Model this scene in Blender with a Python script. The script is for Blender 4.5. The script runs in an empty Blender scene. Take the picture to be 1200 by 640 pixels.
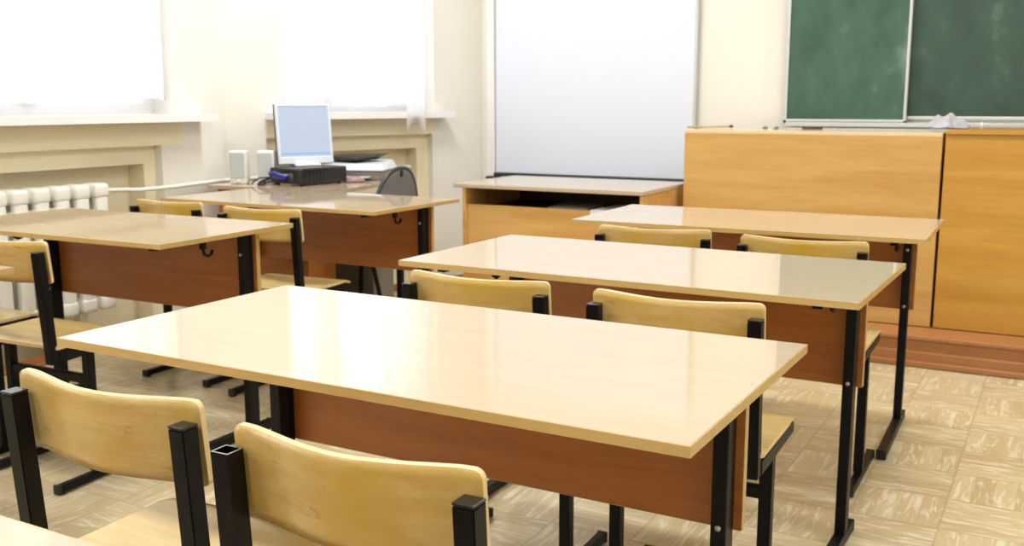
import bpy, bmesh, math, random
from mathutils import Vector, Matrix
random.seed(7)
S = bpy.context.scene
COL = S.collection
R = math.radians

# ------------------------------------------------------------------ camera
FPX, YAW, PITCH, ROLL, CAMH = 1178.84, R(28.926), R(9.651), R(-0.07), 1.170
f = Vector((-math.sin(YAW)*math.cos(PITCH), math.cos(YAW)*math.cos(PITCH), -math.sin(PITCH)))
r = Vector((math.cos(YAW), math.sin(YAW), 0)); u = r.cross(f)
r2 = math.cos(ROLL)*r + math.sin(ROLL)*u; u2 = -math.sin(ROLL)*r + math.cos(ROLL)*u
cam_d = bpy.data.cameras.new('camera'); cam = bpy.data.objects.new('camera', cam_d); COL.objects.link(cam)
m = Matrix((r2, u2, -f)).transposed().to_4x4(); m.translation = (0, 0, CAMH); cam.matrix_world = m
cam_d.sensor_width = 36; cam_d.lens = FPX/1200*36; cam_d.clip_start = .02
cam_d.dof.use_dof = True; cam_d.dof.focus_distance = 1.5; cam_d.dof.aperture_fstop = 10
S.camera = cam

# ------------------------------------------------------------------ light
S.view_settings.view_transform = 'Standard'; S.view_settings.look = 'None'
S.view_settings.gamma = 1; S.view_settings.use_curve_mapping = False
S.view_settings.exposure = 0.27
SKY, WIN_W, CEIL_W = 1.5, 42, 24
w = bpy.data.worlds.new('sky'); S.world = w; w.use_nodes = True
bg = w.node_tree.nodes['Background']; bg.inputs[0].default_value = (.93, .97, 1, 1); bg.inputs[1].default_value = SKY

def area(name, loc, direction, sx, sy, watts, col=(1, 1, 1), spread=180):
    l = bpy.data.lights.new(name, 'AREA'); l.shape = 'RECTANGLE'; l.size = sx; l.size_y = sy
    l.energy = watts; l.color = col; l.spread = R(spread)
    o = bpy.data.objects.new(name, l); COL.objects.link(o); o.location = loc
    o.rotation_euler = Vector(direction).to_track_quat('-Z', 'Y').to_euler(); return o

# ------------------------------------------------------------------ room frame
CX, CY0 = -4.0, 4.05                       # corner where the angled wall starts
TH = R(19.0); BACKY = 5.77
D2 = (math.sin(TH), math.cos(TH))          # direction of the angled wall
N2 = (math.cos(TH), -math.sin(TH))         # normal into the room
U2END = (BACKY - CY0)/D2[1]
X2END = CX + U2END*D2[0]
def w1(u_, v, z): return (CX - v, u_, z)                     # left wall: u = world Y
def w2(u_, v, z): return (CX + D2[0]*u_ - N2[0]*v, CY0 + D2[1]*u_ - N2[1]*v, z)
# daylight outside the windows
area('daylight_left_window', (-4.75, 2.65, 1.95), (1, 0, -.12), 2.3, 1.7, WIN_W, (.94, .97, 1))
area('daylight_rear_window', (-4.75, -.4, 1.95), (1, 0, -.12), 2.3, 1.7, WIN_W, (.94, .97, 1))
p = w2(.88, .75, 1.95)
area('daylight_angled_window', p, (N2[0], N2[1], -.12), 1.2, 1.7, WIN_W*.5, (.94, .97, 1))
for (x, y) in ((-2.7, 3.9), (-2.7, 1.2), (-.4, 3.9), (-.4, 1.2), (-.4, -1.4), (-2.7, -1.4), (1.8, 3.9), (1.8, 1.2)):  # unseen fill lights added at ceiling height, stronger towards the left wall
    area('ceiling_fill_light', (x, y, 3.0), (0, 0, -1), 1.2, .3, CEIL_W*(1.4 if x < -2 else 1)*(1.1 if y > 3 else .85), (1, .985, .96))

# ------------------------------------------------------------------ materials
def nmat(name):
    m_ = bpy.data.materials.new(name); m_.use_nodes = True; nt = m_.node_tree
    return m_, nt, nt.nodes, nt.links, nt.nodes['Principled BSDF']
def plain(name, col, rough=.5, metal=0, bump=0, bscale=200, var=0, vscale=6, spec=.5, coat=0):
    m_, nt, N, L, b = nmat(name)
    b.inputs['Base Color'].default_value = (*col, 1); b.inputs['Roughness'].default_value = rough
    b.inputs['Metallic'].default_value = metal; b.inputs['Specular IOR Level'].default_value = spec
    b.inputs['Coat Weight'].default_value = coat; b.inputs['Coat Roughness'].default_value = .1
    tc = N.new('ShaderNodeTexCoord')
    if var:
        n = N.new('ShaderNodeTexNoise'); n.inputs['Scale'].default_value = vscale; n.inputs['Detail'].default_value = 4
        L.new(tc.outputs['Object'], n.inputs['Vector'])
        mx = N.new('ShaderNodeMixRGB'); mx.inputs[1].default_value = (*[c*(1-var) for c in col], 1); mx.inputs[2].default_value = (*[min(1, c*(1+var)) for c in col], 1)
        L.new(n.outputs['Fac'], mx.inputs[0]); L.new(mx.outputs[0], b.inputs['Base Color'])
    if bump:
        n = N.new('ShaderNodeTexNoise'); n.inputs['Scale'].default_value = bscale
        L.new(tc.outputs['Object'], n.inputs['Vector'])
        bp = N.new('ShaderNodeBump'); bp.inputs['Strength'].default_value = bump; bp.inputs['Distance'].default_value = .002
        L.new(n.outputs['Fac'], bp.inputs['Height']); L.new(bp.outputs[0], b.inputs['Normal'])
    return m_
def wood(name, c1, c2, rough=.3, stretch=(1.2, 18, 18), scale=2.0, coat=0, worn=None, ior=1.5, fine=.35, contrast=(.35, .65)):
    """streaky wood, grain along local X"""
    m_, nt, N, L, b = nmat(name)
    tc = N.new('ShaderNodeTexCoord'); mp = N.new('ShaderNodeMapping'); mp.inputs['Scale'].default_value = stretch
    oi = N.new('ShaderNodeObjectInfo'); ad = N.new('ShaderNodeVectorMath'); ad.operation = 'ADD'
    ml = N.new('ShaderNodeMath'); ml.operation = 'MULTIPLY'; ml.inputs[1].default_value = 37
    L.new(oi.outputs['Random'], ml.inputs[0])
    L.new(tc.outputs['Object'], ad.inputs[0]); L.new(ml.outputs[0], ad.inputs[1]); L.new(ad.outputs[0], mp.inputs['Vector'])
    n = N.new('ShaderNodeTexNoise'); n.inputs['Scale'].default_value = scale; n.inputs['Detail'].default_value = 5; n.inputs['Distortion'].default_value = .6
    L.new(mp.outputs[0], n.inputs['Vector'])
    rp = N.new('ShaderNodeValToRGB'); rp.color_ramp.elements[0].position = contrast[0]; rp.color_ramp.elements[1].position = contrast[1]
    rp.color_ramp.elements[0].color = (*c1, 1); rp.color_ramp.elements[1].color = (*c2, 1)
    L.new(n.outputs['Fac'], rp.inputs[0]); out = rp.outputs[0]
    n2 = N.new('ShaderNodeTexNoise'); n2.inputs['Scale'].default_value = scale*7; n2.inputs['Detail'].default_value = 3
    L.new(mp.outputs[0], n2.inputs['Vector'])
    mx = N.new('ShaderNodeMixRGB'); mx.blend_type = 'MULTIPLY'; mx.inputs[0].default_value = fine
    r2_ = N.new('ShaderNodeValToRGB'); r2_.color_ramp.elements[0].color = (.72, .66, .55, 1); r2_.color_ramp.elements[0].position = .3; r2_.color_ramp.elements[1].position = .6
    L.new(n2.outputs['Fac'], r2_.inputs[0]); L.new(out, mx.inputs[1]); L.new(r2_.outputs[0], mx.inputs[2]); out = mx.outputs[0]
    if worn:
        n3 = N.new('ShaderNodeTexNoise'); n3.inputs['Scale'].default_value = 6; n3.inputs['Detail'].default_value = 6
        L.new(ad.outputs[0], n3.inputs['Vector'])
        r3 = N.new('ShaderNodeValToRGB'); r3.color_ramp.elements[0].position = .4; r3.color_ramp.elements[1].position = .68
        r3.color_ramp.elements[0].color = (0, 0, 0, 1); r3.color_ramp.elements[1].color = (1, 1, 1, 1)
        L.new(n3.outputs['Fac'], r3.inputs[0])
        m3 = N.new('ShaderNodeMixRGB'); m3.inputs[2].default_value = (*worn, 1)
        L.new(r3.outputs[0], m3.inputs[0]); L.new(out, m3.inputs[1]); out = m3.outputs[0]
        n4 = N.new('ShaderNodeTexNoise'); n4.inputs['Scale'].default_value = 55; n4.inputs['Detail'].default_value = 3
        p4 = N.new('ShaderNodeMapping'); p4.inputs['Scale'].default_value = (.35, 1, 1.3); p4.inputs['Rotation'].default_value = (0, .12, 0)
        L.new(ad.outputs[0], p4.inputs['Vector']); L.new(p4.outputs[0], n4.inputs['Vector'])
        r4 = N.new('ShaderNodeValToRGB'); r4.color_ramp.elements[0].position = .66; r4.color_ramp.elements[1].position = .74
        r4.color_ramp.elements[0].color = (0, 0, 0, 1); r4.color_ramp.elements[1].color = (.45, .45, .45, 1)
        L.new(n4.outputs['Fac'], r4.inputs[0])
        m4 = N.new('ShaderNodeMixRGB'); m4.inputs[2].default_value = (.30, .18, .06, 1)
        L.new(r4.outputs[0], m4.inputs[0]); L.new(out, m4.inputs[1]); out = m4.outputs[0]
    L.new(out, b.inputs['Base Color']); b.inputs['Roughness'].default_value = rough
    b.inputs['Coat Weight'].default_value = coat; b.inputs['Coat Roughness'].default_value = .06; b.inputs['IOR'].default_value = ior
    return m_

M = {}
M['top'] = wood('pale_maple_laminate', (.53, .425, .29), (.57, .465, .33), .06, (1.2, 14, 14), 2.2, coat=.0, ior=1.58, fine=.05, contrast=(.2, .8))
M['edge'] = wood('tan_edge_band', (.52, .35, .13), (.58, .40, .16), .35, (1, 10, 10), 3, fine=.2)
M['panel'] = wood('red_brown_laminate', (.38, .125, .024), (.44, .16, .035), .32, (1, 12, 12), 2.5, fine=.3)
M['ply'] = wood('varnished_plywood', (.58, .39, .13), (.67, .485, .195), .28, (1.5, 14, 14), 3, worn=(.56, .36, .05), fine=.3)
M['seat'] = wood('worn_plywood_seat', (.64, .47, .19), (.70, .54, .25), .22, (1.5, 14, 14), 3, fine=.12)
M['plyedge'] = plain('plywood_edge', (.72, .55, .30), .5, var=.12, vscale=60)
M['black'] = plain('black_painted_steel', (.004, .004, .005), .42, bump=.15, bscale=90, spec=.2)
M['cap'] = plain('black_plastic', (.008, .008, .009), .3)
M['bare'] = plain('bare_steel', (.5, .5, .5), .35, metal=1)
M['counterA'] = wood('golden_beech_laminate', (.54, .305, .085), (.64, .40, .135), .35, (.9, 9, 9), 1.3, fine=.25, contrast=(.3, .7))
M['counterB'] = wood('amber_beech_laminate', (.49, .245, .035), (.58, .315, .06), .35, (.9, 9, 9), 1.3, fine=.25, contrast=(.3, .7))
M['countertop'] = wood('pale_counter_top', (.72, .55, .33), (.78, .62, .40), .15, (1, 10, 10), 2, fine=.1)
M['tdesk'] = wood('beech_desk_laminate', (.60, .32, .09), (.72, .44, .15), .35, (.9, 8, 8), 1.5, fine=.2)
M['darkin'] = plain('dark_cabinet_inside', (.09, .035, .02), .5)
M['wall'] = plain('cream_wall_paint', (.84, .82, .76), .55, bump=.2, bscale=30, var=.02, vscale=2)
M['wall_shade_tint'] = plain('cream_paint_shade_tint', (.90, .82, .60), .45, bump=.2, bscale=30, var=.03, vscale=3)  # cream wall with the yellowish shade below the windows put into its colour
M['ceiling'] = plain('white_ceiling', (.85, .85, .83), .7)
M['brown'] = plain('brown_floor_paint', (.40, .175, .065), .35, var=.12, vscale=5)
M['white'] = plain('white_gloss_paint', (.86, .86, .86), .3)
M['sill'] = plain('white_sill', (.88, .88, .90), .35)
M['rad'] = plain('cream_radiator_paint', (.88, .87, .80), .4, bump=.2, bscale=40)
M['board'] = plain('whiteboard_surface', (.76, .81, .93), .3)
M['alu'] = plain('aluminium', (.62, .66, .66), .4, metal=.5)
M['dark'] = plain('dark_grey_plastic', (.03, .035, .045), .4)
M['spk'] = plain('grey_speaker_cloth', (.50, .53, .53), .8, bump=.4, bscale=400)
M['spkbody'] = plain('white_plastic', (.80, .80, .76), .4)
M['bezel'] = plain('pale_blue_grey_plastic', (.66, .72, .82), .4)
M['blue'] = plain('blue_cable', (.04, .04, .32), .4)
M['paper'] = plain('paper', (.85, .85, .86), .7)
M['printer'] = plain('pale_printer_plastic', (.62, .68, .74), .35)
M['mouse'] = plain('red_grey_plastic', (.30, .18, .17), .35)
M['fabric'] = plain('grey_chair_plastic', (.16, .16, .165), .55, bump=.3, bscale=500)
M['rag'] = plain('white_rag', (.80, .80, .86), .9)
M['tower'] = plain('grey_computer_case', (.26, .24, .20), .5)
M['lampglow'] = plain('lamp_diffuser', (.9, .9, .9), .5)
M['lampglow'].node_tree.nodes['Principled BSDF'].inputs['Emission Color'].default_value = (1, .96, .88, 1)
M['lampglow'].node_tree.nodes['Principled BSDF'].inputs['Emission Strength'].default_value = 3

def chalk_mat(name, k_):
    m_, nt, N, L, b = nmat(name)
    tc = N.new('ShaderNodeTexCoord'); n = N.new('ShaderNodeTexNoise'); n.inputs['Scale'].default_value = 2.6; n.inputs['Detail'].default_value = 7; n.inputs['Roughness'].default_value = .6
    mp = N.new('ShaderNodeMapping'); mp.inputs['Rotation'].default_value = (0, .5, 0); mp.inputs['Scale'].default_value = (1.6, 1, 1.1)
    L.new(tc.outputs['Object'], mp.inputs[0]); L.new(mp.outputs[0], n.inputs['Vector'])
    rp = N.new('ShaderNodeValToRGB'); e = rp.color_ramp.elements
    e[0].position = .36; e[0].color = (.030, .082, .056, 1); e[1].position = .76; e[1].color = (.22, .32, .28, 1)
    k = rp.color_ramp.elements.new(.58); k.color = (.055, .130, .094, 1)
    for q in rp.color_ramp.elements: q.color = [c_*k_ for c_ in q.color[:3]]+[1]
    L.new(n.outputs['Fac'], rp.inputs[0]); L.new(rp.outputs[0], b.inputs['Base Color']); b.inputs['Roughness'].default_value = .55
    return m_
M['chalk'] = chalk_mat('dusty_green_chalkboard', 1.0); M['chalk2'] = chalk_mat('dark_green_chalkboard', .72)

def curtain_mat():
    m_ = bpy.data.materials.new('sheer_white_curtain'); m_.use_nodes = True; nt = m_.node_tree; N = nt.nodes; L = nt.links
    N.remove(N['Principled BSDF']); out = N['Material Output']
    tl = N.new('ShaderNodeBsdfTranslucent'); tl.inputs[0].default_value = (.97, .97, 1, 1)
    df = N.new('ShaderNodeBsdfDiffuse'); df.inputs[0].default_value = (.95, .95, .97, 1)
    tr = N.new('ShaderNodeBsdfTransparent')
    a = N.new('ShaderNodeMixShader'); a.inputs[0].default_value = .3; b = N.new('ShaderNodeMixShader'); b.inputs[0].default_value = .35
    L.new(tl.outputs[0], a.inputs[1]); L.new(df.outputs[0], a.inputs[2]); L.new(a.outputs[0], b.inputs[1]); L.new(tr.outputs[0], b.inputs[2])
    L.new(b.outputs[0], out.inputs[0]); return m_
M['curtain'] = curtain_mat()
def glass_mat():
    m_ = bpy.data.materials.new('window_glass'); m_.use_nodes = True; nt = m_.node_tree; N = nt.nodes; L = nt.links
    N.remove(N['Principled BSDF']); out = N['Material Output']
    g = N.new('ShaderNodeBsdfGlossy'); g.inputs['Roughness'].default_value = .02; tr = N.new('ShaderNodeBsdfTransparent')
    fr = N.new('ShaderNodeFresnel'); a = N.new('ShaderNodeMixShader'); L.new(fr.outputs[0], a.inputs[0])
    L.new(tr.outputs[0], a.inputs[1]); L.new(g.outputs[0], a.inputs[2]); L.new(a.outputs[0], out.inputs[0]); return m_
M['glass'] = glass_mat()
def brick_mat():
    m_, nt, N, L, b = nmat('pale_brick'); tc = N.new('ShaderNodeTexCoord'); mp = N.new('ShaderNodeMapping'); mp.inputs['Rotation'].default_value = (R(90), 0, 0)
    t = N.new('ShaderNodeTexBrick'); t.inputs['Scale'].default_value = 1.6
    t.inputs['Color1'].default_value = (.72, .42, .36, 1); t.inputs['Color2'].default_value = (.78, .50, .42, 1); t.inputs['Mortar'].default_value = (.8, .76, .72, 1)
    L.new(tc.outputs['Object'], mp.inputs[0]); L.new(mp.outputs[0], t.inputs[0]); L.new(t.outputs[0], b.inputs['Base Color']); b.inputs['Roughness'].default_value = .9; return m_
M['brick'] = brick_mat()

def floor_mat():
    m_, nt, N, L, b = nmat('parquet_linoleum')
    def math_(op, a=None, b_=None):
        n = N.new('ShaderNodeMath'); n.operation = op
        for i, v in enumerate((a, b_)):
            if v is None: continue
            if hasattr(v, 'links'): L.new(v, n.inputs[i])
            else: n.inputs[i].default_value = v
        return n.outputs[0]
    def mix(fac, a, b_):
        n = N.new('ShaderNodeMixRGB')
        for i, v in enumerate((fac, a, b_)):
            if hasattr(v, 'links'): L.new(v, n.inputs[i])
            elif isinstance(v, tuple): n.inputs[i].default_value = (*v, 1)
            else: n.inputs[i].default_value = v
        return n
    tc = N.new('ShaderNodeTexCoord'); sp = N.new('ShaderNodeSeparateXYZ'); L.new(tc.outputs['Object'], sp.inputs[0])
    B = .24
    x = math_('DIVIDE', sp.outputs[0], B); y = math_('DIVIDE', sp.outputs[1], B)
    fx, fy = math_('FLOOR', x), math_('FLOOR', y)
    par = math_('FLOORED_MODULO', math_('ADD', fx, fy), 2.0)
    k = 4.0
    sx, sy = math_('MULTIPLY', x, k), math_('MULTIPLY', y, k)
    def sel(a, b_): return math_('ADD', math_('MULTIPLY', a, math_('SUBTRACT', 1.0, par)), math_('MULTIPLY', b_, par))
    sid = sel(math_('FLOOR', sx), math_('FLOOR', sy))
    cv = N.new('ShaderNodeCombineXYZ'); L.new(sid, cv.inputs[0]); L.new(fx, cv.inputs[1]); L.new(fy, cv.inputs[2])
    wn = N.new('ShaderNodeTexWhiteNoise'); L.new(cv.outputs[0], wn.inputs[0])
    # grain: stretched along strip
    along = sel(y, x); across = sel(sx, sy)
    cg = N.new('ShaderNodeCombineXYZ'); L.new(math_('MULTIPLY', along, 1.6), cg.inputs[0]); L.new(math_('MULTIPLY', across, 2.2), cg.inputs[1]); L.new(math_('MULTIPLY', wn.outputs[0], 20.0), cg.inputs[2])
    g = N.new('ShaderNodeTexNoise'); g.inputs['Scale'].default_value = 1.2; g.inputs['Detail'].default_value = 3; g.inputs['Distortion'].default_value = 1.0; L.new(cg.outputs[0], g.inputs['Vector'])
    base = mix(wn.outputs[0], (.50, .395, .215), (.62, .52, .31))
    rg = N.new('ShaderNodeValToRGB'); rg.color_ramp.elements[0].position = .50; rg.color_ramp.elements[1].position = .66; L.new(g.outputs['Fac'], rg.inputs[0])
    c2 = mix(math_('MULTIPLY', rg.outputs[0], .72), base.outputs[0], (.82, .78, .62))
    # seams
    def seam(v, wd): fr = math_('FRACT', v); return math_('LESS_THAN', math_('MINIMUM', fr, math_('SUBTRACT', 1.0, fr)), wd)
    sm = math_('MAXIMUM', seam(x, .014), seam(y, .014))
    st = sel(seam(sx, .03), seam(sy, .03))
    c3 = mix(math_('MULTIPLY', sm, .45), c2.outputs[0], (.36, .25, .12))
    c4 = mix(math_('MULTIPLY', st, .25), c3.outputs[0], (.40, .28, .14))
    ns = N.new('ShaderNodeTexNoise'); ns.inputs['Scale'].default_value = 1.7; ns.inputs['Detail'].default_value = 4; L.new(tc.outputs['Object'], ns.inputs['Vector'])
    c5 = mix(math_('MULTIPLY', ns.outputs['Fac'], .3), c4.outputs[0], (.60, .52, .37))
    L.new(c5.outputs[0], b.inputs['Base Color']); b.inputs['Roughness'].default_value = .3
    bp = N.new('ShaderNodeBump'); bp.inputs['Strength'].default_value = .15; bp.inputs['Distance'].default_value = .002; L.new(g.outputs['Fac'], bp.inputs['Height']); L.new(bp.outputs[0], b.inputs['Normal'])
    return m_
M['floor'] = floor_mat()

# ------------------------------------------------------------------ mesh helpers
class MB:
    def __init__(s): s.bm = bmesh.new(); s.mats = []
    def mi(s, m_):
        if m_ not in s.mats: s.mats.append(m_)
        return s.mats.index(m_)
    def absorb(s, b2, mat, mtx=None, smooth=False):
        i = s.mi(mat)
        if mtx is not None: b2.transform(mtx)
        for fc in b2.faces: fc.material_index = i; fc.smooth = smooth
        me = bpy.data.meshes.new('t'); b2.to_mesh(me); b2.free(); s.bm.from_mesh(me); bpy.data.meshes.remove(me); return s
    def box(s, x0, x1, y0, y1, z0, z1, mat, bev=0, seg=2, mtx=None):
        b = bmesh.new(); bmesh.ops.create_cube(b, size=1)
        bmesh.ops.scale(b, vec=(x1-x0, y1-y0, z1-z0), verts=b.verts); bmesh.ops.translate(b, vec=((x0+x1)/2, (y0+y1)/2, (z0+z1)/2), verts=b.verts)
        if bev: bmesh.ops.bevel(b, geom=b.edges[:], offset=bev, segments=seg, affect='EDGES', profile=.5)
        return s.absorb(b, mat, mtx, bool(bev) and seg > 2)
    def hexa(s, pts, mat):
        """8 points: bottom 4 ccw, top 4 ccw"""
        b = bmesh.new(); v = [b.verts.new(p_) for p_ in pts]
        for q in ((3, 2, 1, 0), (4, 5, 6, 7), (0, 1, 5, 4), (1, 2, 6, 5), (2, 3, 7, 6), (3, 0, 4, 7)): b.faces.new([v[i] for i in q])
        bmesh.ops.recalc_face_normals(b, faces=b.faces); return s.absorb(b, mat)
    def wbox(s, W, u0, u1, v0, v1, z0, z1, mat):
        return s.hexa([W(u0, v0, z0), W(u1, v0, z0), W(u1, v1, z0), W(u0, v1, z0), W(u0, v0, z1), W(u1, v0, z1), W(u1, v1, z1), W(u0, v1, z1)], mat)
    def tube(s, pts, rad, mat, n=10, closed=False):
        b = bmesh.new(); P = [Vector(p_) for p_ in pts]; rings = []
        K = len(P); up = None
        for i in range(K):
            a = P[(i-1) % K] if (i or closed) else P[0]; c = P[(i+1) % K] if (i < K-1 or closed) else P[-1]
            t = (c-a).normalized()
            if up is None: up = t.orthogonal()
            up = (up - t*up.dot(t)).normalized(); sd = t.cross(up)
            rr = rad[i] if isinstance(rad, (list, tuple)) else rad
            rings.append([b.verts.new(P[i]+rr*(math.cos(2*math.pi*j/n)*up+math.sin(2*math.pi*j/n)*sd)) for j in range(n)])
        for i in range(K if closed else K-1):
            A, B_ = rings[i], rings[(i+1) % K]
            for j in range(n): b.faces.new((A[j], A[(j+1) % n], B_[(j+1) % n], B_[j]))
        if not closed: b.faces.new(rings[0][::-1]); b.faces.new(rings[-1])
        bmesh.ops.recalc_face_normals(b, faces=b.faces)
        return s.absorb(b, mat, None, True)
    def grid(s, fn, nu, nv, thick, mat, edge=None, smooth=True):
        """solid slab from surface fn(u,v)->Vector with normal offset thick"""
        b = bmesh.new(); A = [[Vector(fn(i/nu, j/nv)) for j in range(nv+1)] for i in range(nu+1)]
        def nrm(i, j):
            a = A[min(i+1, nu)][j]-A[max(i-1, 0)][j]; c = A[i][min(j+1, nv)]-A[i][max(j-1, 0)]; return a.cross(c).normalized()
        V0 = [[b.verts.new(A[i][j]-nrm(i, j)*thick/2) for j in range(nv+1)] for i in range(nu+1)]
        V1 = [[b.verts.new(A[i][j]+nrm(i, j)*thick/2) for j in range(nv+1)] for i in range(nu+1)]
        m0 = s.mi(mat); me_ = s.mi(edge or mat); ef = []
        for i in range(nu):
            for j in range(nv):
                b.faces.new((V0[i][j], V0[i][j+1], V0[i+1][j+1], V0[i+1][j])).smooth = smooth
                b.faces.new((V1[i][j], V1[i+1][j], V1[i+1][j+1], V1[i][j+1])).smooth = smooth
        for fc in b.faces: fc.material_index = m0
        bd = [(i, 0) for i in range(nu)]+[(nu, j) for j in range(nv)]+[(i, nv) for i in range(nu, 0, -1)]+[(0, j) for j in range(nv, 0, -1)]
        for k in range(len(bd)):
            p0, p1 = bd[k], bd[(k+1) % len(bd)]
            fc = b.faces.new((V0[p0[0]][p0[1]], V0[p1[0]][p1[1]], V1[p1[0]][p1[1]], V1[p0[0]][p0[1]])); fc.material_index = me_
        bmesh.ops.recalc_face_normals(b, faces=b.faces)
        me = bpy.data.meshes.new('t'); b.to_mesh(me); b.free(); s.bm.from_mesh(me); bpy.data.meshes.remove(me); return s
    def build(s, name, parent=None, loc=None):
        me = bpy.data.meshes.new(name); s.bm.to_mesh(me); s.bm.free()
        for m_ in s.mats: me.materials.append(m_)
        o = bpy.data.objects.new(name, me); COL.objects.link(o)
        if parent: o.parent = parent
        if loc: o.location = loc
        return o
def tag(o, label=None, cat=None, group=None, kind=None):
    for k, v in (('label', label), ('category', cat), ('group', group), ('kind', kind)):
        if v: o[k] = v
    return o
def empty(name, loc=(0, 0, 0), rz=0, **kw):
    o = bpy.data.objects.new(name, None); COL.objects.link(o); o.location = loc; o.rotation_euler = (0, 0, rz); o.empty_display_size = .1
    return tag(o, **kw)
def copy_tree(o, parent=None):
    c = o.copy(); COL.objects.link(c); c.parent = parent
    for ch in list(o.children): copy_tree(ch, c)
    return c
def struct(mb, name, parent=None):
    o = mb.build(name, parent)
    if not parent: o['kind'] = 'structure'
    return o

# ------------------------------------------------------------------ room shell
XR, YF, ZC, WT = 3.0, -2.4, 3.15, .42
struct(MB().box(CX-.6, XR+.2, YF-.2, BACKY+.4, -.12, 0, M['floor']), 'floor')
struct(MB().box(CX-.6, XR+.2, YF-.2, BACKY+.4, ZC, ZC+.12, M['ceiling']), 'ceiling')
struct(MB().box(X2END-.35, XR+.2, BACKY, BACKY+.2, 0, ZC, M['wall']), 'wall_back')
struct(MB().box(XR, XR+.2, YF, BACKY, 0, ZC, M['wall']), 'wall_right')
struct(MB().box(CX-.42, XR+.2, YF-.2, YF, 0, ZC, M['wall']), 'wall_front')

def window_wall(name, W, U, Z, depth):
    """U, Z breakpoints; depth(u,z) -> recess depth, None = opening"""
    mb = MB()
    for i in range(len(U)-1):
        for j in range(len(Z)-1):
            d = depth((U[i]+U[i+1])/2, (Z[j]+Z[j+1])/2)
            if d is None: continue
            mat = M['wall_shade_tint'] if d > 0 or (NICHES[0][0]-.01 < (U[i]+U[i+1])/2 < NICHES[0][1]+.12 and .95 < Z[j] and Z[j+1] < 1.1) else M['wall']  # shade tint painted on niche recesses and the shadow band under the sill
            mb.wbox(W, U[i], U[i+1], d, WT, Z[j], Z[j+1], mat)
    return struct(mb, name)
WZ0, WZ1 = 1.09, 2.75
WIN1 = (1.55, 3.74); WINR = (-1.6, .5)
NICHES = [(1.6, 3.60), (-1.5, .35)]
def d1(u_, z):
    for a, b_ in (WIN1, WINR):
        if a < u_ < b_ and WZ0 < z < WZ1: return None
    for a, b_ in NICHES:
        if a+.08 < u_ < b_-.075 and z < .868: return .16
        if a < u_ < b_ and z < .958: return .05
    return 0
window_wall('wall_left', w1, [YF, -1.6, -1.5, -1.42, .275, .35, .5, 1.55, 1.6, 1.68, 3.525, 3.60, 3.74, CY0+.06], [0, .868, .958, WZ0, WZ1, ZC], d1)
WIN2 = (.34, 1.42)
NICHES = [(.24, 1.40)]
def d2(u_, z):
    if WIN2[0] < u_ < WIN2[1] and WZ0 < z < WZ1: return None
    if .32 < u_ < 1.31 and z < .885: return .16
    if .24 < u_ < 1.40 and z < .972: return .05
    return 0
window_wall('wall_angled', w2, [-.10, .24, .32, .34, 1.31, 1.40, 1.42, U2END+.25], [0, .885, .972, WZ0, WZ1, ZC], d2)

def window(idx, W, u0, u1, mull, sill_over):
    fr = empty('window_%d' % idx, W((u0+u1)/2, .2, WZ0)); fr['kind'] = 'structure'
    inv = Matrix.Translation(-Vector(W((u0+u1)/2, .2, WZ0)))
    def B(name, mb):
        mb.bm.transform(inv); o = mb.build(name, fr); return o
    mb = MB(); a, b_ = .20, .26
    for (p0, p1, q0, q1) in ((u0, u1, WZ0, WZ0+.075), (u0, u1, WZ1-.07, WZ1), (u0, u0+.07, WZ0+.075, WZ1-.07), (u1-.07, u1, WZ0+.075, WZ1-.07)):
        mb.wbox(W, p0, p1, a, b_, q0, q1, M['white'])
    for mu in mull: mb.wbox(W, mu-.045, mu+.045, a-.01, b_, WZ0+.075, WZ1-.07, M['white'])
    mb.wbox(W, u0+.07, u1-.07, a, b_, 2.2, 2.26, M['white'])
    B('window_frame', mb)
    g = MB(); g.wbox(W, u0+.05, u1-.05, .228, .233, WZ0+.05, WZ1-.05, M['glass']); B('glass_pane', g)
    s_ = MB(); s_.wbox(W, u0, u1, -.01, .21, 1.075, 1.11, M['sill']); s_.wbox(W, u0-sill_over[0], u1+sill_over[1], -.13, -.002, 1.075, 1.112, M['sill']); B('window_sill', s_)
    hd = MB(); 
    for mu in mull: hd.wbox(W, mu+.0, mu+.02, a-.05, a-.01, 1.55, 1.68, M['white'])
    if mull: B('handle', hd)
window(1, w1, WIN1[0], WIN1[1], (2.28, 3.01), (.12, .13))
window(2, w2, WIN2[0], WIN2[1], (.69,), (.10, .065))
window(3, w1, WINR[0], WINR[1], (-.9, -.2), (.12, .12))

# sheer curtains hanging in the window recesses
def curtain(W, u0, u1, z0, z1, folds, v, label, amp=.018, seed=0):
    rnd = random.Random(seed); ph = [rnd.uniform(0, 6.28) for _ in range(4)]
    def fn(a, b_):
        u_ = u0+(u1-u0)*a; z = z0+(z1-z0)*b_
        t = a*folds*2*math.pi
        off = amp*(math.sin(t+ph[0])+.5*math.sin(t*1.63+ph[1])+.3*math.sin(t*.37+ph[2]))*(.75+.25*b_)
        return W(u_, v+off, z+.006*math.sin(t*.5+ph[3]))
    mb = MB(); mb.grid(fn, int(folds*14), 10, .0015, M['curtain'])
    return tag(mb.build('curtain'), label, 'curtain', 'sheer curtains at the windows')
curtain(w1, 1.6, 3.735, 1.185, 2.74, 17, .09, 'wide sheer white curtain in the left window, above the radiator', seed=1)
curtain(w2, .355, .70, 1.14, 2.74, 5, .06, 'narrow sheer white curtain at the left side of the window behind the monitor', seed=2)
curtain(w2, .69, 1.41, 1.145, 2.74, 8, .09, 'sheer white curtain on the right side of the window behind the monitor', seed=3)
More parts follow.
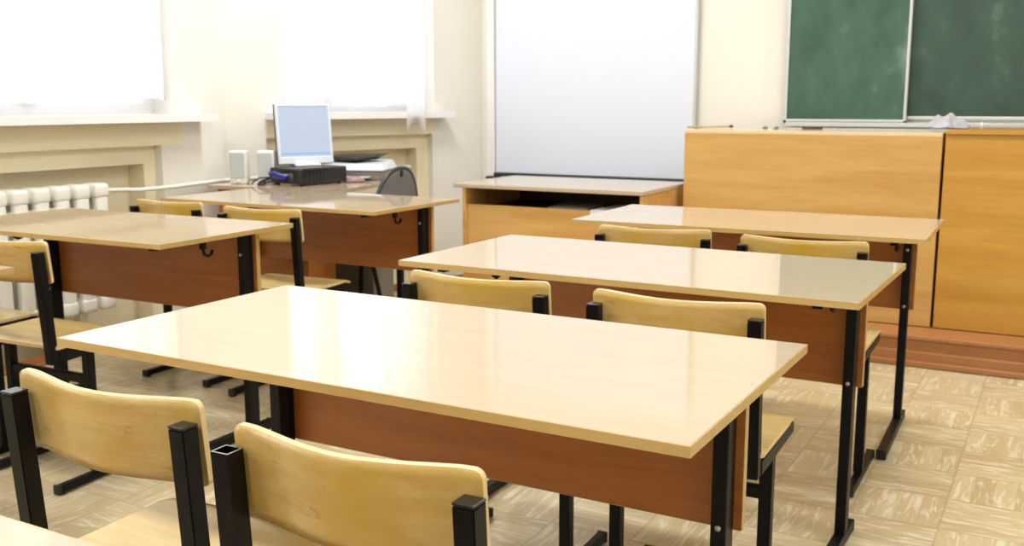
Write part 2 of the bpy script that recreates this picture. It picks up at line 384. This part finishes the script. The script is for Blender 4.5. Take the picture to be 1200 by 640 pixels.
# tail of lace hanging over the far sill
def tail(a, b_):
    z = 2.7 - (2.7-.985)*b_
    wd = .025+.05*abs(a-.5)*2*0 + .045*min(1, b_*1.4)
    u_ = 1.165+(a-.5)*2*wd; zz = z+(.10*(1-abs(a-.45)*2.2) if b_ > .98 else 0)
    return w2(u_, -.15-.006*math.sin(a*22), zz)
t_ = MB(); t_.grid(tail, 26, 30, .0015, M['curtain'])
tag(t_.build('curtain_tail'), 'thin gathered strip of white curtain hanging over the edge of the far sill', 'curtain')

# trims
tb = MB(); tb.box(CX, CX+.018, YF, CY0-.005, 0, .046, M['brown'], .004); tb.box(CX, CX+.03, YF, CY0-.01, 0, .014, M['brown'], .003); struct(tb, 'baseboard_left')
tb = MB(); tb.wbox(w2, .02, U2END-.02, -.018, 0, 0, .046, M['brown']); struct(tb, 'baseboard_angled')
tb = MB(); tb.box(X2END+.02, -1.80, BACKY-.018, BACKY, 0, .046, M['brown'], .004); struct(tb, 'baseboard_back')

# building seen faintly outside the far window
bb = MB(); bb.box(-13, -9.3, 13.0, 17.5, -4, 2.7, M['brick']);
ob = bb.build('brick_building'); tag(ob, 'pale pink brick building seen faintly through the right side of the far window', 'building')

# ------------------------------------------------------------------ platform + counters
PY, PZ, PX = 4.69, .137, -1.735
pf = MB()
pf.box(PX, XR, PY+.02, BACKY, 0, PZ, M['brown'], .003)
pf.box(PX, XR, PY+.008, PY+.2, PZ-.018, PZ+.004, M['brown'], .006)
pf.box(PX, XR, PY-.002, PY+.02, 0, .07, M['brown'], .005)
pf.box(PX, XR, PY-.016, PY+.0, 0, .03, M['brown'], .008)
struct(pf, 'trim_1')
def counter(name, x0, x1, zt, mf, label, top_over=0.0):
    rt = empty(name, ((x0+x1)/2, 5.27, PZ+.004), label=label, cat='counter')
    cx = (x0+x1)/2; y0, y1 = 4.91-5.27, 5.63-5.27; h = zt-PZ-.004
    fp = MB(); fp.box(x0-cx, x1-cx, y0, y0+.018, 0, h-.018, mf, .0015); fp.build('front_panel', rt)
    for xx in (x0-cx, x1-cx-.018):
        sp_ = MB(); sp_.box(xx, xx+.018, y0+.0185, y1, 0, h-.018, mf, .0015); sp_.build('side_panel', rt)
    b_ = MB(); b_.box(x0-cx+.019, x1-cx-.019, y1-.018, y1, .03, h-.02, mf, .0015); b_.build('back_panel', rt)
    tp = MB(); tp.box(x0-cx-.0, x1-cx, y0-top_over, y1+.02, h-.0175, h, M['countertop'] if not top_over else mf, .0015); tp.build('countertop', rt)
    return rt
counter('teacher_counter', -1.715, -.508, 1.031, M['counterA'], 'golden wood counter on the platform, its left end beside the open-shelf desk')
counter('teacher_counter', -.495, .95, 1.043, M['counterB'], 'amber wood counter at the right edge of the photo under the fixed chalkboard', .012)

# ------------------------------------------------------------------ boards
rt = empty('sliding_chalkboard', (-1.095, BACKY-.06, 1.06), label='green chalkboard panel in aluminium frame slid left in front of the larger board', cat='chalkboard')
b_ = MB(); b_.box(-.308, .308, -.012, .012, .012, 1.25, M['chalk']); b_.build('board', rt)
def frame(mb, x0, x1, z0, z1, w_, y0, y1, mat):
    mb.box(x0, x1, y0, y1, z0, z0+w_, mat, .003); mb.box(x0, x1, y0, y1, z1-w_, z1, mat, .003)
    mb.box(x0, x0+w_, y0, y1, z0+w_, z1-w_, mat, .003); mb.box(x1-w_, x1, y0, y1, z0+w_, z1-w_, mat, .003)
fm = MB(); frame(fm, -.32, .32, 0, 1.26, .015, -.022, .015, M['alu']); fm.build('frame', rt)
for sx in (-.322, .306):
    cr = MB(); cr.box(sx, sx+.016, -.024, .016, -.006, .010, M['dark'], .003); cr.build('corner_cap', rt)
cr = MB(); cr.box(-.30, .30, -.018, .014, -.012, -.0005, M['dark'], .003); cr.build('runner', rt)
rt = empty('fixed_chalkboard', (.0, BACKY-.02, 1.075), label='large green chalkboard fixed to the wall at the right edge of the photo', cat='chalkboard')
b_ = MB(); b_.box(-1.1, 1.4, -.006, .008, .012, 1.25, M['chalk2']); b_.build('board', rt)
fm = MB(); frame(fm, -1.12, 1.42, 0, 1.26, .018, -.012, .018, M['alu']); fm.build('frame', rt)
cr = MB(); cr.box(-1.40, 1.42, -.075, .018, -.04, -.028, M['alu'], .003); cr.box(-1.40, 1.42, -.078, -.072, -.04, -.016, M['alu'], .002); cr.build('chalk_tray', rt)

rt = empty('whiteboard', (-2.63, BACKY-.03, .71), label='tall white projection board on the wall above the open-shelf desk', cat='whiteboard')
b_ = MB(); b_.box(-.655, .675, -.008, .012, .008, 1.55, M['board']); b_.build('board', rt)
fm = MB(); fm.box(-.715, -.66, -.03, .028, -.02, 1.56, M['white'], .008); fm.build('side_rail', rt)
fm = MB(); fm.box(.677, .69, -.015, .02, 0, 1.55, M['alu'], .003); fm.build('side_rail', rt)
fm = MB(); fm.box(-.66, .69, -.035, .015, -.016, .006, M['dark'], .003); fm.build('bottom_rail', rt)
fm = MB(); fm.box(-.715, -.64, -.05, .02, -.035, -.0205, M['dark'], .004); fm.build('foot', rt)

# ------------------------------------------------------------------ open-shelf teacher desk
TX0, TX1, TY0, TY1 = -2.82, -1.755, 4.465, 5.13
rt = empty('open_shelf_desk', ((TX0+TX1)/2, (TY0+TY1)/2, 0), label='beech desk with a dark open shelf below its top, under the white board', cat='desk')
cx, cy = (TX0+TX1)/2, (TY0+TY1)/2; hx, hy = (TX1-TX0)/2, (TY1-TY0)/2
tp = MB(); tp.box(-hx, hx, -hy, hy, .73, .75, M['top'], .002); tp.build('desktop', rt)
for xx in (-hx+.05, hx-.025):
    sp_ = MB(); sp_.box(xx, xx+.02, -hy+.012, hy-.03, 0, .7295, M['tdesk'], .0015); sp_.build('side_panel', rt)
fp = MB(); fp.box(-hx+.0705, hx-.0255, -hy+.03, -hy+.048, .12, .643, M['tdesk'], .0015); fp.build('front_panel', rt)
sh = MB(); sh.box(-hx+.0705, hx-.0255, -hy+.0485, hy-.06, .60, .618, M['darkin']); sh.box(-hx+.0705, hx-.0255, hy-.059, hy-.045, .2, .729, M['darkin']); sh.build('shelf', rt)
for (px_, py_, s1, s2, rz, lab, mt) in ((-2.20, 4.66, .21, .30, 8, 'grey folder lying on the open shelf of the beech desk', 'tower'), (-1.93, 4.63, .21, .297, -4, 'white stack of paper lying on the open shelf of the beech desk', 'paper')):
    pm = MB(); 
    for k in range(5): pm.box(-s1/2+k*.001, s1/2+k*.001, -s2/2, s2/2, k*.006, k*.006+.0055, M[mt])
    o = pm.build('paper_stack', None, (px_, py_, .6185)); o.rotation_euler.z = R(rz); tag(o, lab, 'papers')

# ------------------------------------------------------------------ radiator and pipe
rd = empty('radiator', (CX-.02+.03, 2.75, .2), label='cream cast iron radiator under the left window', cat='radiator')
def section():
    mb = MB()
    mb.box(-.050, -.012, -.036, .036, .03, .565, M['rad'], .014, 4)      # back column
    mb.box(.018, .066, -.033, .033, .03, .565, M['rad'], .016, 4)        # front column
    for z0 in (.0, .525):
        mb.box(-.055, .07, -.040, .040, z0+.005, z0+.075, M['rad'], .018, 4)
    mb.tube([(.008, -.051, .04), (.008, .051, .04)], .022, M['rad']); mb.tube([(.008, -.051, .56), (.008, .051, .56)], .022, M['rad'])
    return mb
sec = section().build('radiator_section', rd); n_sec = 13
for k in range(n_sec):
    s_ = sec if k == 0 else sec.copy()
    if k: COL.objects.link(s_); s_.parent = rd
    s_.location = (0, .42-k*.104, 0)
for yy in (.3, -.55):
    lg = MB(); lg.box(-.03, .03, yy-.02, yy+.02, -.2, .004, M['rad'], .004); lg.build('leg', rd)
pp = MB(); zt = .757
pts = [(CX+.018, 3.222, zt+.003), (CX+.02, 3.30, zt), (CX+.035, 3.42, zt-.008), (CX+.04, 3.6, zt-.008), (CX+.035, 3.96, zt)]
pts += [w2(.06, -.035, zt), w2(.22, -.035, zt), w2(1.2, -.035, zt+.02)]
pp.tube(pts, .011, M['rad'], 10)
tag(pp.build('heating_pipe'), 'thin cream heating pipe running from the radiator into the corner behind the desks', 'pipe')

# ------------------------------------------------------------------ school desk
def make_desk():
    rt = empty('school_desk')
    # top with a separate banded edge
    tp = MB(); tp.box(-.5985, .5985, -.3035, .3035, .7345, .7500, M['top'], .0008, 1)
    tp.build('desktop', rt)
    ed = MB(); z0, z1 = .7342, .7494
    ed.box(-.60, .60, -.305, -.3036, z0, z1, M['edge']); ed.box(-.60, .60, .3036, .305, z0, z1, M['edge'])
    ed.box(-.60, -.5986, -.3036, .3036, z0, z1, M['edge']); ed.box(.5986, .60, -.3036, .3036, z0, z1, M['edge']); ed.build('edge_band', rt)
    pn = MB(); pn.box(-.526, .526, .192, .210, .43, .732, M['panel'], .001, 1)
    pn.box(-.5275, -.5262, .192, .210, .43, .732, M['edge']); pn.box(.5262, .5275, .192, .210, .43, .732, M['edge']); pn.box(-.526, .526, .192, .21, .4288, .43, M['edge'])
    pn.build('modesty_panel', rt)
    for s_ in (-1, 1):
        lg = MB(); x0 = s_*.50
        lg.box(x0-.014, x0+.014, .142, .168, .03, .72, M['black'], .003); lg.box(x0-.0125, x0+.0125, .166, .1915, .03, .72, M['black'], .003)
        l_ = lg.build('leg', rt)
        for zz in (.448, .652):
            bl = MB(); bl.tube([(x0-.0, .1405, zz), (x0, .143, zz)], .0055, M['bare'], 10); bl.build('bolt', l_)
        ft = MB(); ft.box(x0-.015, x0+.015, -.245, .26, .004, .034, M['black'], .003)
        ft.box(x0-.0165, x0+.0165, -.248, -.238, .002, .036, M['cap'], .003); ft.box(x0-.0165, x0+.0165, .253, .263, .002, .036, M['cap'], .003)
        ft.box(x0-.012, x0+.012, -.235, -.205, 0, .004, M['cap']); ft.box(x0-.012, x0+.012, .22, .25, 0, .004, M['cap']); ft.build('foot', rt)
        ar = MB(); ar.box(x0-.0125, x0+.0125, -.25, .19, .716, .734, M['black'], .003); ar.build('support_arm', rt)
        hk = MB(); hx_ = x0-s_*.02
        hk.tube([(hx_, -.01, .733), (hx_, -.01, .69), (hx_, -.006, .672), (hx_, .010, .664), (hx_, .026, .668), (hx_, .032, .682)], .0055, M['black'], 8)
        hk.box(hx_-.006, hx_+.006, -.02, .0, .69, .7342, M['black']); hk.build('bag_hook', rt)
    return rt
desk0 = make_desk()
desks = [
 (-.98, 1.457, -.44, 'large pale desk in the centre foreground, its whole glossy top in view'),
 (-.961, 2.495, -.86, 'pale desk in the right row directly behind the large foreground desk'),
 (-.975, 3.603, 1.28, 'last pale desk of the right row, nearest the golden counters'),
 (-2.973, 2.394, 1.13, 'pale desk in the left row standing in front of the radiator'),
 (-2.948, 3.467, -1.1, 'last pale desk of the left row, in front of the monitor and projector'),
 (-2.972, 1.322, 0, 'pale desk with only a corner of its top showing at the left edge'),
 (-.975, .300, 0, 'nearest desk, only a sliver of its pale top in the bottom left corner'),
]
for i, (x, y, a, lab) in enumerate(desks):
    o = desk0 if i == 0 else copy_tree(desk0)
    o.location = (x, y, 0); o.rotation_euler = (0, 0, R(a)); tag(o, lab, 'desk', 'two-seat school desks')

# ------------------------------------------------------------------ school chair (origin on the floor below its back posts, seat towards +Y)
PS, ZP, BH, BT, BB = .175, .742, .187, .771, .645
def sqtube(mb, p0, p1, a, mat, hollow=False, bev=.0016):
    """square tube between two points, a = side"""
    p0, p1 = Vector(p0), Vector(p1); d = p1-p0; L_ = d.length
    b = bmesh.new(); bmesh.ops.create_cube(b, size=1); bmesh.ops.scale(b, vec=(a, a, L_), verts=b.verts); bmesh.ops.translate(b, vec=(0, 0, L_/2), verts=b.verts)
    if hollow:
        tf = max(b.faces, key=lambda f_: f_.calc_center_median().z)
        rr = bmesh.ops.inset_region(b, faces=[tf], thickness=.0022); 
        bmesh.ops.translate(b, vec=(0, 0, -.12), verts=tf.verts)
    else: bmesh.ops.bevel(b, geom=b.edges[:], offset=bev, segments=2, affect='EDGES')
    z = d.normalized(); x = Vector((1, 0, 0)); y = z.cross(x).normalized(); x = y.cross(z)
    mt = Matrix((x, y, z)).transposed().to_4x4(); mt.translation = p0
    mb.absorb(b, mat, mt)
def make_chair(hollow_left=False):
    rt = empty('school_chair')
    a = .028
    # backrest: curved plywood, rounded corners
    def bfn(s_, t):
        x = (s_-.5)*2; z = t
        cor = .013
        zt, zb = BT, BB
        ex = abs(x)*BH
        over = max(0, ex-(BH-cor)); dz = cor-math.sqrt(max(0, cor*cor-over*over))
        zt -= dz; zb += dz*.8
        zt -= .004*math.cos(x*math.pi/2)
        bow = .030*max(0, math.cos(min(1, abs(x)/.86)*math.pi/2))**1.3
        zz = zb+(zt-zb)*t
        return (x*(BH-(.006 if hollow_left else 0)), .0235-bow*.95+.012*(BT-zz)/(BT-BB), zz)
    mb = MB(); mb.grid(lambda s_, t: bfn(.5-.5*math.cos(math.pi*s_), t), 40, 8, .009, M['ply'], M['plyedge']); bk = mb.build('backrest', rt)
    for s_ in (-1, 1):
        ho = hollow_left and s_ < 0
        mb = MB(); top = Vector((s_*PS, 0, ZP)); bot = Vector((s_*PS, .022, .405))
        sqtube(mb, bot, top-(Vector((0, 0, .003)) if not ho else Vector((0, 0, 0))), a, M['black'], ho)
        ps = mb.build('back_post', rt)
        if ho:
            rm = MB(); t0 = top.z
            for (x0, x1, y0, y1) in ((-.014, .014, -.014, -.0118), (-.014, .014, .0118, .014), (-.014, -.0118, -.0118, .0118), (.0118, .014, -.0118, .0118)):
                rm.box(top.x+x0, top.x+x1, y0, y1, t0, t0+.0006, M['bare'])
            o = rm.build('bare_metal_rim', ps); o['label'] = 'bare metal rim of an open tube end'
        else:
            cp = MB(); cp.box(top.x-.0140, top.x+.0140, -.0140, .0140, ZP-.0028, ZP+.0010, M['cap'], .001); cp.build('end_cap', ps)
        lg = MB(); sqtube(lg, (s_*PS, .15, .034), (s_*PS, .15, .418), a, M['black']); lg.build('leg', rt)
        ft = MB(); ft.box(s_*PS-.0125, s_*PS+.0125, .0, .385, .006, .031, M['black'], .003)
        for yy in (-.002, .377): ft.box(s_*PS-.014, s_*PS+.014, yy, yy+.01, .003, .033, M['cap'], .003)
        for yy in (.02, .345): ft.tube([(s_*PS, yy, 0), (s_*PS, yy, .007)], .009, M['cap'], 10)
        ft.build('foot', rt)
        ra = MB(); sqtube(ra, (s_*PS, .035, .422), (s_*PS, .324, .432), .032, M['black']); ra.build('side_rail', rt)
    cb = MB(); cb.box(-PS+.012, PS-.012, .139, .161, .312, .340, M['black'], .003); cb.build('crossbar', rt)
    cb = MB(); cb.box(-PS+.012, PS-.012, .20, .222, .422, .440, M['black'], .003); cb.build('crossbar', rt)
    def sfn(s_, t):
        x = (s_-.5)*2; cor = .02; hw = .195
        y0, y1 = .022, .330
        ex = abs(x)*hw; over = max(0, ex-(hw-cor)); dd = cor-math.sqrt(max(0, cor*cor-over*over))
        y0 += dd*.4; y1 -= dd*.8
        yy = y0+(y1-y0)*t
        z = .453-.007*math.cos(x*math.pi/2)*math.sin(t*math.pi)**.8 + .004*t - (.012*max(0, (t-.85)/.15)**2)
        return (x*hw, yy, z)
    mb = MB(); mb.grid(lambda s_, t: sfn(.5-.5*math.cos(math.pi*s_), t), 32, 16, .010, M['seat'], M['plyedge']); mb.build('seat', rt)
    for sx in (-1, 1):
        for zz in (.68, .735):
            sc = MB(); sc.tube([(sx*PS, .0270+.006*(.772-zz)/.1, zz), (sx*PS, .0325+.006*(.772-zz)/.1, zz)], .005, M['bare'], 10); sc.build('rivet', bk)
    return rt
chair0 = make_chair(); chairH = make_chair(True)
chairs = [
 (0, -1.191, .921, .5, 'plywood chair in the bottom left foreground, both of its black back posts capped'),
 (1, -.718, .882, 1.0, 'foreground plywood chair with an uncapped hollow left post, pushed to the centre desk'),
 (0, -1.189, 1.962, 1.0, 'left plywood chair behind the foreground desk, tucked under the second desk of the right row'),
 (0, -.697, 1.946, .8, 'right plywood chair behind the foreground desk, its yellow seat showing past the desk corner'),
 (0, -1.158, 3.023, 5.0, 'left plywood chair at the last desk of the right row, before the counters'),
 (0, -.675, 2.984, .5, 'right plywood chair at the last desk of the right row, before the counters'),
 (0, -3.243, 2.915, 1.0, 'left plywood chair at the last desk of the left row, near the wall pipe'),
 (0, -2.704, 2.881, 3.0, 'right plywood chair at the last desk of the left row, overlapping a desk corner'),
 (0, -2.768, 1.846, 3.0, 'plywood chair at the left edge of the photo with its right black post in view'),
 (0, -3.245, 1.862, 1.0, 'plywood chair mostly out of frame, only its seat edge showing by the radiator'),
]
done = set()
for (k, x, y, a, lab) in chairs:
    src = chairH if k else chair0
    o = src if k not in done else copy_tree(src); done.add(k)
    o.location = (x, y, 0); o.rotation_euler = (0, 0, R(a)); tag(o, lab, 'chair', 'plywood school chairs')

# ------------------------------------------------------------------ computer corner
rt = empty('computer_table', (-3.42, 4.25, 0), label='wooden computer table in the corner carrying the monitor, speakers and printer', cat='table')
def loc_hexa(q, z0, z1, m_): return MB().hexa([(x+3.42, y-4.25, z0) for x, y in q]+[(x+3.42, y-4.25, z1) for x, y in q], m_)
loc_hexa([(-3.90, 3.79), (-3.085, 3.79), (-3.20, 4.60), (-3.80, 4.60)], .732, .75, M['top']).build('tabletop', rt)
loc_hexa([(-3.84, 3.83), (-3.291, 3.83), (-3.291, 3.848), (-3.84, 3.848)], .05, .7315, M['panel']).build('front_panel', rt)
for xx, ye in ((-3.86, 4.3), (-3.29, 4.04)): loc_hexa([(xx, 3.83), (xx+.018, 3.83), (xx+.018, ye), (xx, ye)], 0, .7315, M['panel']).build('side_panel', rt)
for lx, ly in ((-3.235, 4.56), (-3.76, 4.55)): loc_hexa([(lx-.015, ly-.015), (lx+.015, ly-.015), (lx+.015, ly+.015), (lx-.015, ly+.015)], 0, .7315, M['black']).build('leg', rt)

# black projector lying on the table front
PRJ = (-3.47, 4.09, .75)
rt = empty('projector', PRJ, R(-7), label='black projector on the computer table in front of the monitor', cat='projector')
b_ = MB(); b_.box(-.115, .115, -.165, .165, .010, .090, M['cap'], .010, 3); b_.build('body', rt)
ln = MB(); ln.tube([(.05, -.166, .045), (.05, -.172, .045)], .022, M['dark'], 16); ln.build('lens', rt)
pt = MB()
for k in range(4): pt.box(-.03+k*.018, -.018+k*.018, -.1675, -.1645, .05, .06, M['spkbody'])
for k in range(9): pt.box(.1145, .1165, -.12+k*.025, -.112+k*.025, .03, .065, M['dark'])
pt.build('vent', rt)
for sx in (-.09, .09):
    for sy in (-.13, .13): ft = MB(); ft.tube([(sx, sy, 0), (sx, sy, .012)], .010, M['cap'], 10); ft.build('foot', rt)
cb = MB()
cb.tube([(-3.56, 3.905, .80), (-3.55, 3.885, .815), (-3.52, 3.88, .82), (-3.49, 3.88, .812), (-3.47, 3.90, .80), (-3.465, 3.918, .795)], .008, M['blue'], 8)
cb.tube([(-3.56, 3.912, .81), (-3.53, 3.885, .80), (-3.50, 3.882, .795), (-3.47, 3.915, .785)], .006, M['blue'], 8)
tag(cb.build('blue_cable'), 'blue cable plugged into the black projector', 'cable')
cb = MB()
cb.tube([(-3.575, 3.912, .785), (-3.60, 3.88, .775), (-3.615, 3.87, .762), (-3.60, 3.85, .757), (-3.57, 3.86, .757), (-3.59, 3.89, .760)], .006, M['cap'], 8)
cb.tube([(-3.575, 3.914, .79), (-3.61, 3.875, .79), (-3.64, 3.86, .770), (-3.645, 3.85, .757)], .004, M['cap'], 8)
cb.tube([(-3.57, 3.913, .77), (-3.585, 3.87, .768), (-3.58, 3.84, .757)], .005, M['cap'], 8)
tag(cb.build('black_cable'), 'tangled black cables at the left end of the projector', 'cable')

# monitor
rt = empty('monitor', (-3.50, 4.115, .8405), R(60), label='grey monitor with a pale blue screen standing on the black projector', cat='monitor')
tilt = Matrix.Translation((0, .0, .012)) @ Matrix.Rotation(R(-7), 4, 'X')
def mm(name, fn, par): mb = MB(); fn(mb); mb.bm.transform(tilt); return mb.build(name, par)
def bz(mb):
    w_, h = .148, .312
    mb.box(-w_, w_, 0, .024, 0, .038, M['bezel'], .004); mb.box(-w_, w_, 0, .024, h-.014, h, M['bezel'], .004)
    mb.box(-w_, -w_+.013, 0, .024, .036, h-.012, M['bezel'], .003); mb.box(w_-.013, w_, 0, .024, .036, h-.012, M['bezel'], .003)
mm('bezel', bz, rt)
def scr(mb):
    mb.box(-.136, .136, .004, .012, .037, .300, SCR)
    mb.box(-.134, .134, .0025, .0045, .050, .058, SCRB)
SCR = plain('lit_screen', (.10, .13, .18), .4); SCRB = plain('lit_taskbar', (.1, .2, .35), .4)
for m_, c_ in ((SCR, (.66, .76, .93)), (SCRB, (.28, .46, .70))):
    bs = m_.node_tree.nodes['Principled BSDF']; bs.inputs['Emission Color'].default_value = (*c_, 1); bs.inputs['Emission Strength'].default_value = .52
mm('screen', scr, rt)
mm('back_shell', lambda mb: (mb.box(-.150, .150, .0245, .042, -.002, .314, M['cap'], .006), mb.box(-.09, .09, .0455, .075, .05, .24, M['cap'], .01)), rt)
st = MB(); st.box(-.07, .07, -.03, .10, 0, .012, M['spkbody'], .005); st.box(-.02, .02, .046, .07, .0125, .12, M['spkbody'], .004); st.build('stand', rt)

# speakers
def speaker(x, y, lab, first=None):
    if first: o = copy_tree(first)
    else:
        o = empty('computer_speaker')
        b_ = MB(); b_.box(-.043, .043, -.035, .055, 0, .172, M['spkbody'], .007, 3); b_.build('cabinet', o)
        g = MB(); g.box(-.037, .037, -.040, -.0355, .03, .162, M['spk'], .003); g.build('grille', o)
        k = MB(); k.tube([(.0, -.0355, .016), (.0, -.045, .016)], .008, M['spkbody'], 12); k.build('knob', o)
    o.location = (x, y, .75); o.rotation_euler = (0, 0, R(30)); return tag(o, lab, 'speaker', 'pair of computer speakers')
sp1 = speaker(-3.80, 3.93, 'left grey computer speaker, nearest the wall corner')
speaker(-3.665, 3.99, 'right grey computer speaker, beside the black projector', sp1)

# printer, black tray, mouse
rt = empty('printer', (-3.47, 4.50, .75), R(20), label='low pale printer at the back of the computer table', cat='printer')
b_ = MB(); b_.box(-.17, .17, -.13, .14, 0, .055, M['tower'], .010, 3); b_.build('base', rt)
b_ = MB(); b_.hexa([(-.175, -.15, .056), (.19, -.15, .056), (.19, .145, .056), (-.175, .145, .056), (-.16, -.09, .085), (.165, -.09, .085), (.165, .14, .10), (-.16, .14, .10)], M['printer']); b_.build('lid', rt)
b_ = MB(); b_.box(-.10, .12, -.20, -.135, .018, .024, M['printer'], .002); b_.build('output_tray', rt)
o = MB(); o.hexa([(-.14, -.1, 0), (.09, -.08, 0), (.12, .08, 0), (-.12, .09, 0), (-.135, -.095, .018), (.09, -.075, .012), (.2, .08, .035), (-.12, .085, .03)], M['cap'])
o = o.build('black_folder', None, (-3.53, 4.53, .853)); tag(o, 'black folder lying on top of the pale printer', 'folder')
ms = MB(); b = bmesh.new(); bmesh.ops.create_uvsphere(b, u_segments=20, v_segments=12, radius=1)
for v_ in b.verts:
    if v_.co.z < 0: v_.co.z *= .1
bmesh.ops.scale(b, vec=(.034, .058, .030), verts=b.verts); ms.absorb(b, M['mouse'], None, True)
o = ms.build('computer_mouse', None, (-3.32, 4.28, .7535)); o.rotation_euler.z = R(-50); tag(o, 'dark reddish computer mouse lying between the printer and the grey office chair', 'mouse')

# office chair, facing the computer table (-X)
rt = empty('office_chair', (-2.99, 4.17, 0), R(4), label='grey round-backed office chair with black tube frame at the computer table', cat='chair')
def bfn(s_, t):
    a_ = (s_-.5)*2; yy = a_*.225; zt = .51+.33*math.sqrt(max(0, 1-(abs(a_)**2.3)))
    z = .50+(zt-.50)*t
    return (.045*(a_*a_-1)*-1*.6+.10*(z-.5)*.5, yy, z)
mb = MB(); mb.grid(bfn, 28, 12, .012, M['fabric']); bk = mb.build('backrest', rt)
pts = []
for k in range(29):
    a_ = (k/28-.5)*2; q = bfn(k/28, 1); pts.append((q[0], q[1]*1.02, q[2]+.004))
mb = MB(); mb.tube(pts, .010, M['dark'], 8); mb.build('rim', bk)
mb = MB(); mb.box(.04, .055, -.012, .012, .80, .835, M['cap'], .003); mb.build('catch', bk)
mb = MB(); mb.box(-.41, -.0, -.21, .21, .43, .475, M['fabric'], .018, 3); mb.build('seat', rt)
for s_ in (-1, 1):
    lg = MB(); lg.tube([(-.37, s_*.22, 0), (-.33, s_*.20, .42), (-.02, s_*.20, .425)], .011, M['black'], 8); lg.build('leg', rt)
    lg = MB(); lg.tube([(.10, s_*.22, 0), (-.01, s_*.20, .40), (.02, s_*.195, .52), (.05, s_*.17, .66)], .011, M['black'], 8); lg.build('leg', rt)
rt = empty('computer_tower', (-3.47, 4.50, 0), R(78), label='grey computer tower on the floor under the far end of the computer table', cat='computer')
b_ = MB(); b_.box(-.075, .075, -.20, .20, .01, .42, M['tower'], .006); b_.build('case', rt)
for sx in (-.055, .055):
    for sy in (-.16, .16): b_ = MB(); b_.tube([(sx, sy, 0), (sx, sy, .011)], .012, M['cap'], 8); b_.build('foot', rt)
b_ = MB(); b_.box(-.06, .06, -.206, -.2005, .30, .34, M['dark'], .002); b_.build('drive_bay', rt)

# ------------------------------------------------------------------ things on the counters
def rag(x, y, z, sx, sy, h, rz, lab):
    rnd = random.Random(3); b = bmesh.new(); n = 22; V = []
    for i in range(n+1):
        row = []
        for j in range(n+1):
            a_, c_ = i/n*2-1, j/n*2-1; rr = min(1, math.hypot(a_, c_))
            hh = h*(1-rr**2.6)*(.68+.32*math.sin(a_*7+c_*4)*math.cos(c_*8-a_*3))+.004
            k = .80+.2*math.sin(3*math.atan2(c_, a_+1e-6)+1)
            row.append(b.verts.new((a_*sx*k, c_*sy*k, max(.003, hh+rnd.uniform(-.002, .002)))))
        V.append(row)
    for i in range(n):
        for j in range(n): b.faces.new((V[i][j], V[i+1][j], V[i+1][j+1], V[i][j+1]))
    ex = bmesh.ops.solidify(b, geom=b.faces[:], thickness=.002)
    bmesh.ops.translate(b, vec=(0, 0, .002), verts=b.verts)
    mb = MB(); mb.absorb(b, M['rag'], None, True); o = mb.build('rag', None, (x, y, z)); o.rotation_euler.z = R(rz); return tag(o, lab, 'cloth')
rag(-.52, 5.15, 1.0435, .11, .12, .070, 15, 'crumpled white rag lying across the joint of the two counters')
pt = MB(); pt.tube([(-.13, 0, .004), (.10, .01, .010)], .0045, M['edge'], 8); pt.tube([(.10, .01, .010), (.115, .0105, .0105)], .007, M['cap'], 8)
o = pt.build('pointer', None, (-1.68, 5.22, 1.032)); tag(o, 'short wooden pointer with a dark tip near the left end of the golden counter', 'pointer')
ck = MB(); ck.tube([(0, 0, 0), (0, 0, .028)], .006, M['white'], 10); o = ck.build('chalk_stick', None, (-.385, 5.35, 1.0432)); tag(o, 'short white chalk stick standing upright on the amber counter', 'chalk')
sg = MB(); sg.box(-.05, .05, -.02, .02, 0, .014, M['darkin'], .006, 3); o = sg.build('chalkboard_eraser', None, (-1.17, 5.3, 1.0313)); tag(o, 'small dark eraser on the golden counter below the sliding chalkboard', 'eraser')
for (x, y, lab) in ((-1.40, 5.25, 'tiny chalk stub on the golden counter, left one of two'), (-1.34, 5.24, 'tiny chalk stub on the golden counter, right one of two')):
    ck = MB(); ck.tube([(-.012, 0, .006), (.012, .004, .006)], .006, M['tower'], 8); o = ck.build('chalk_stub', None, (x, y, 1.0312)); tag(o, lab, 'chalk')
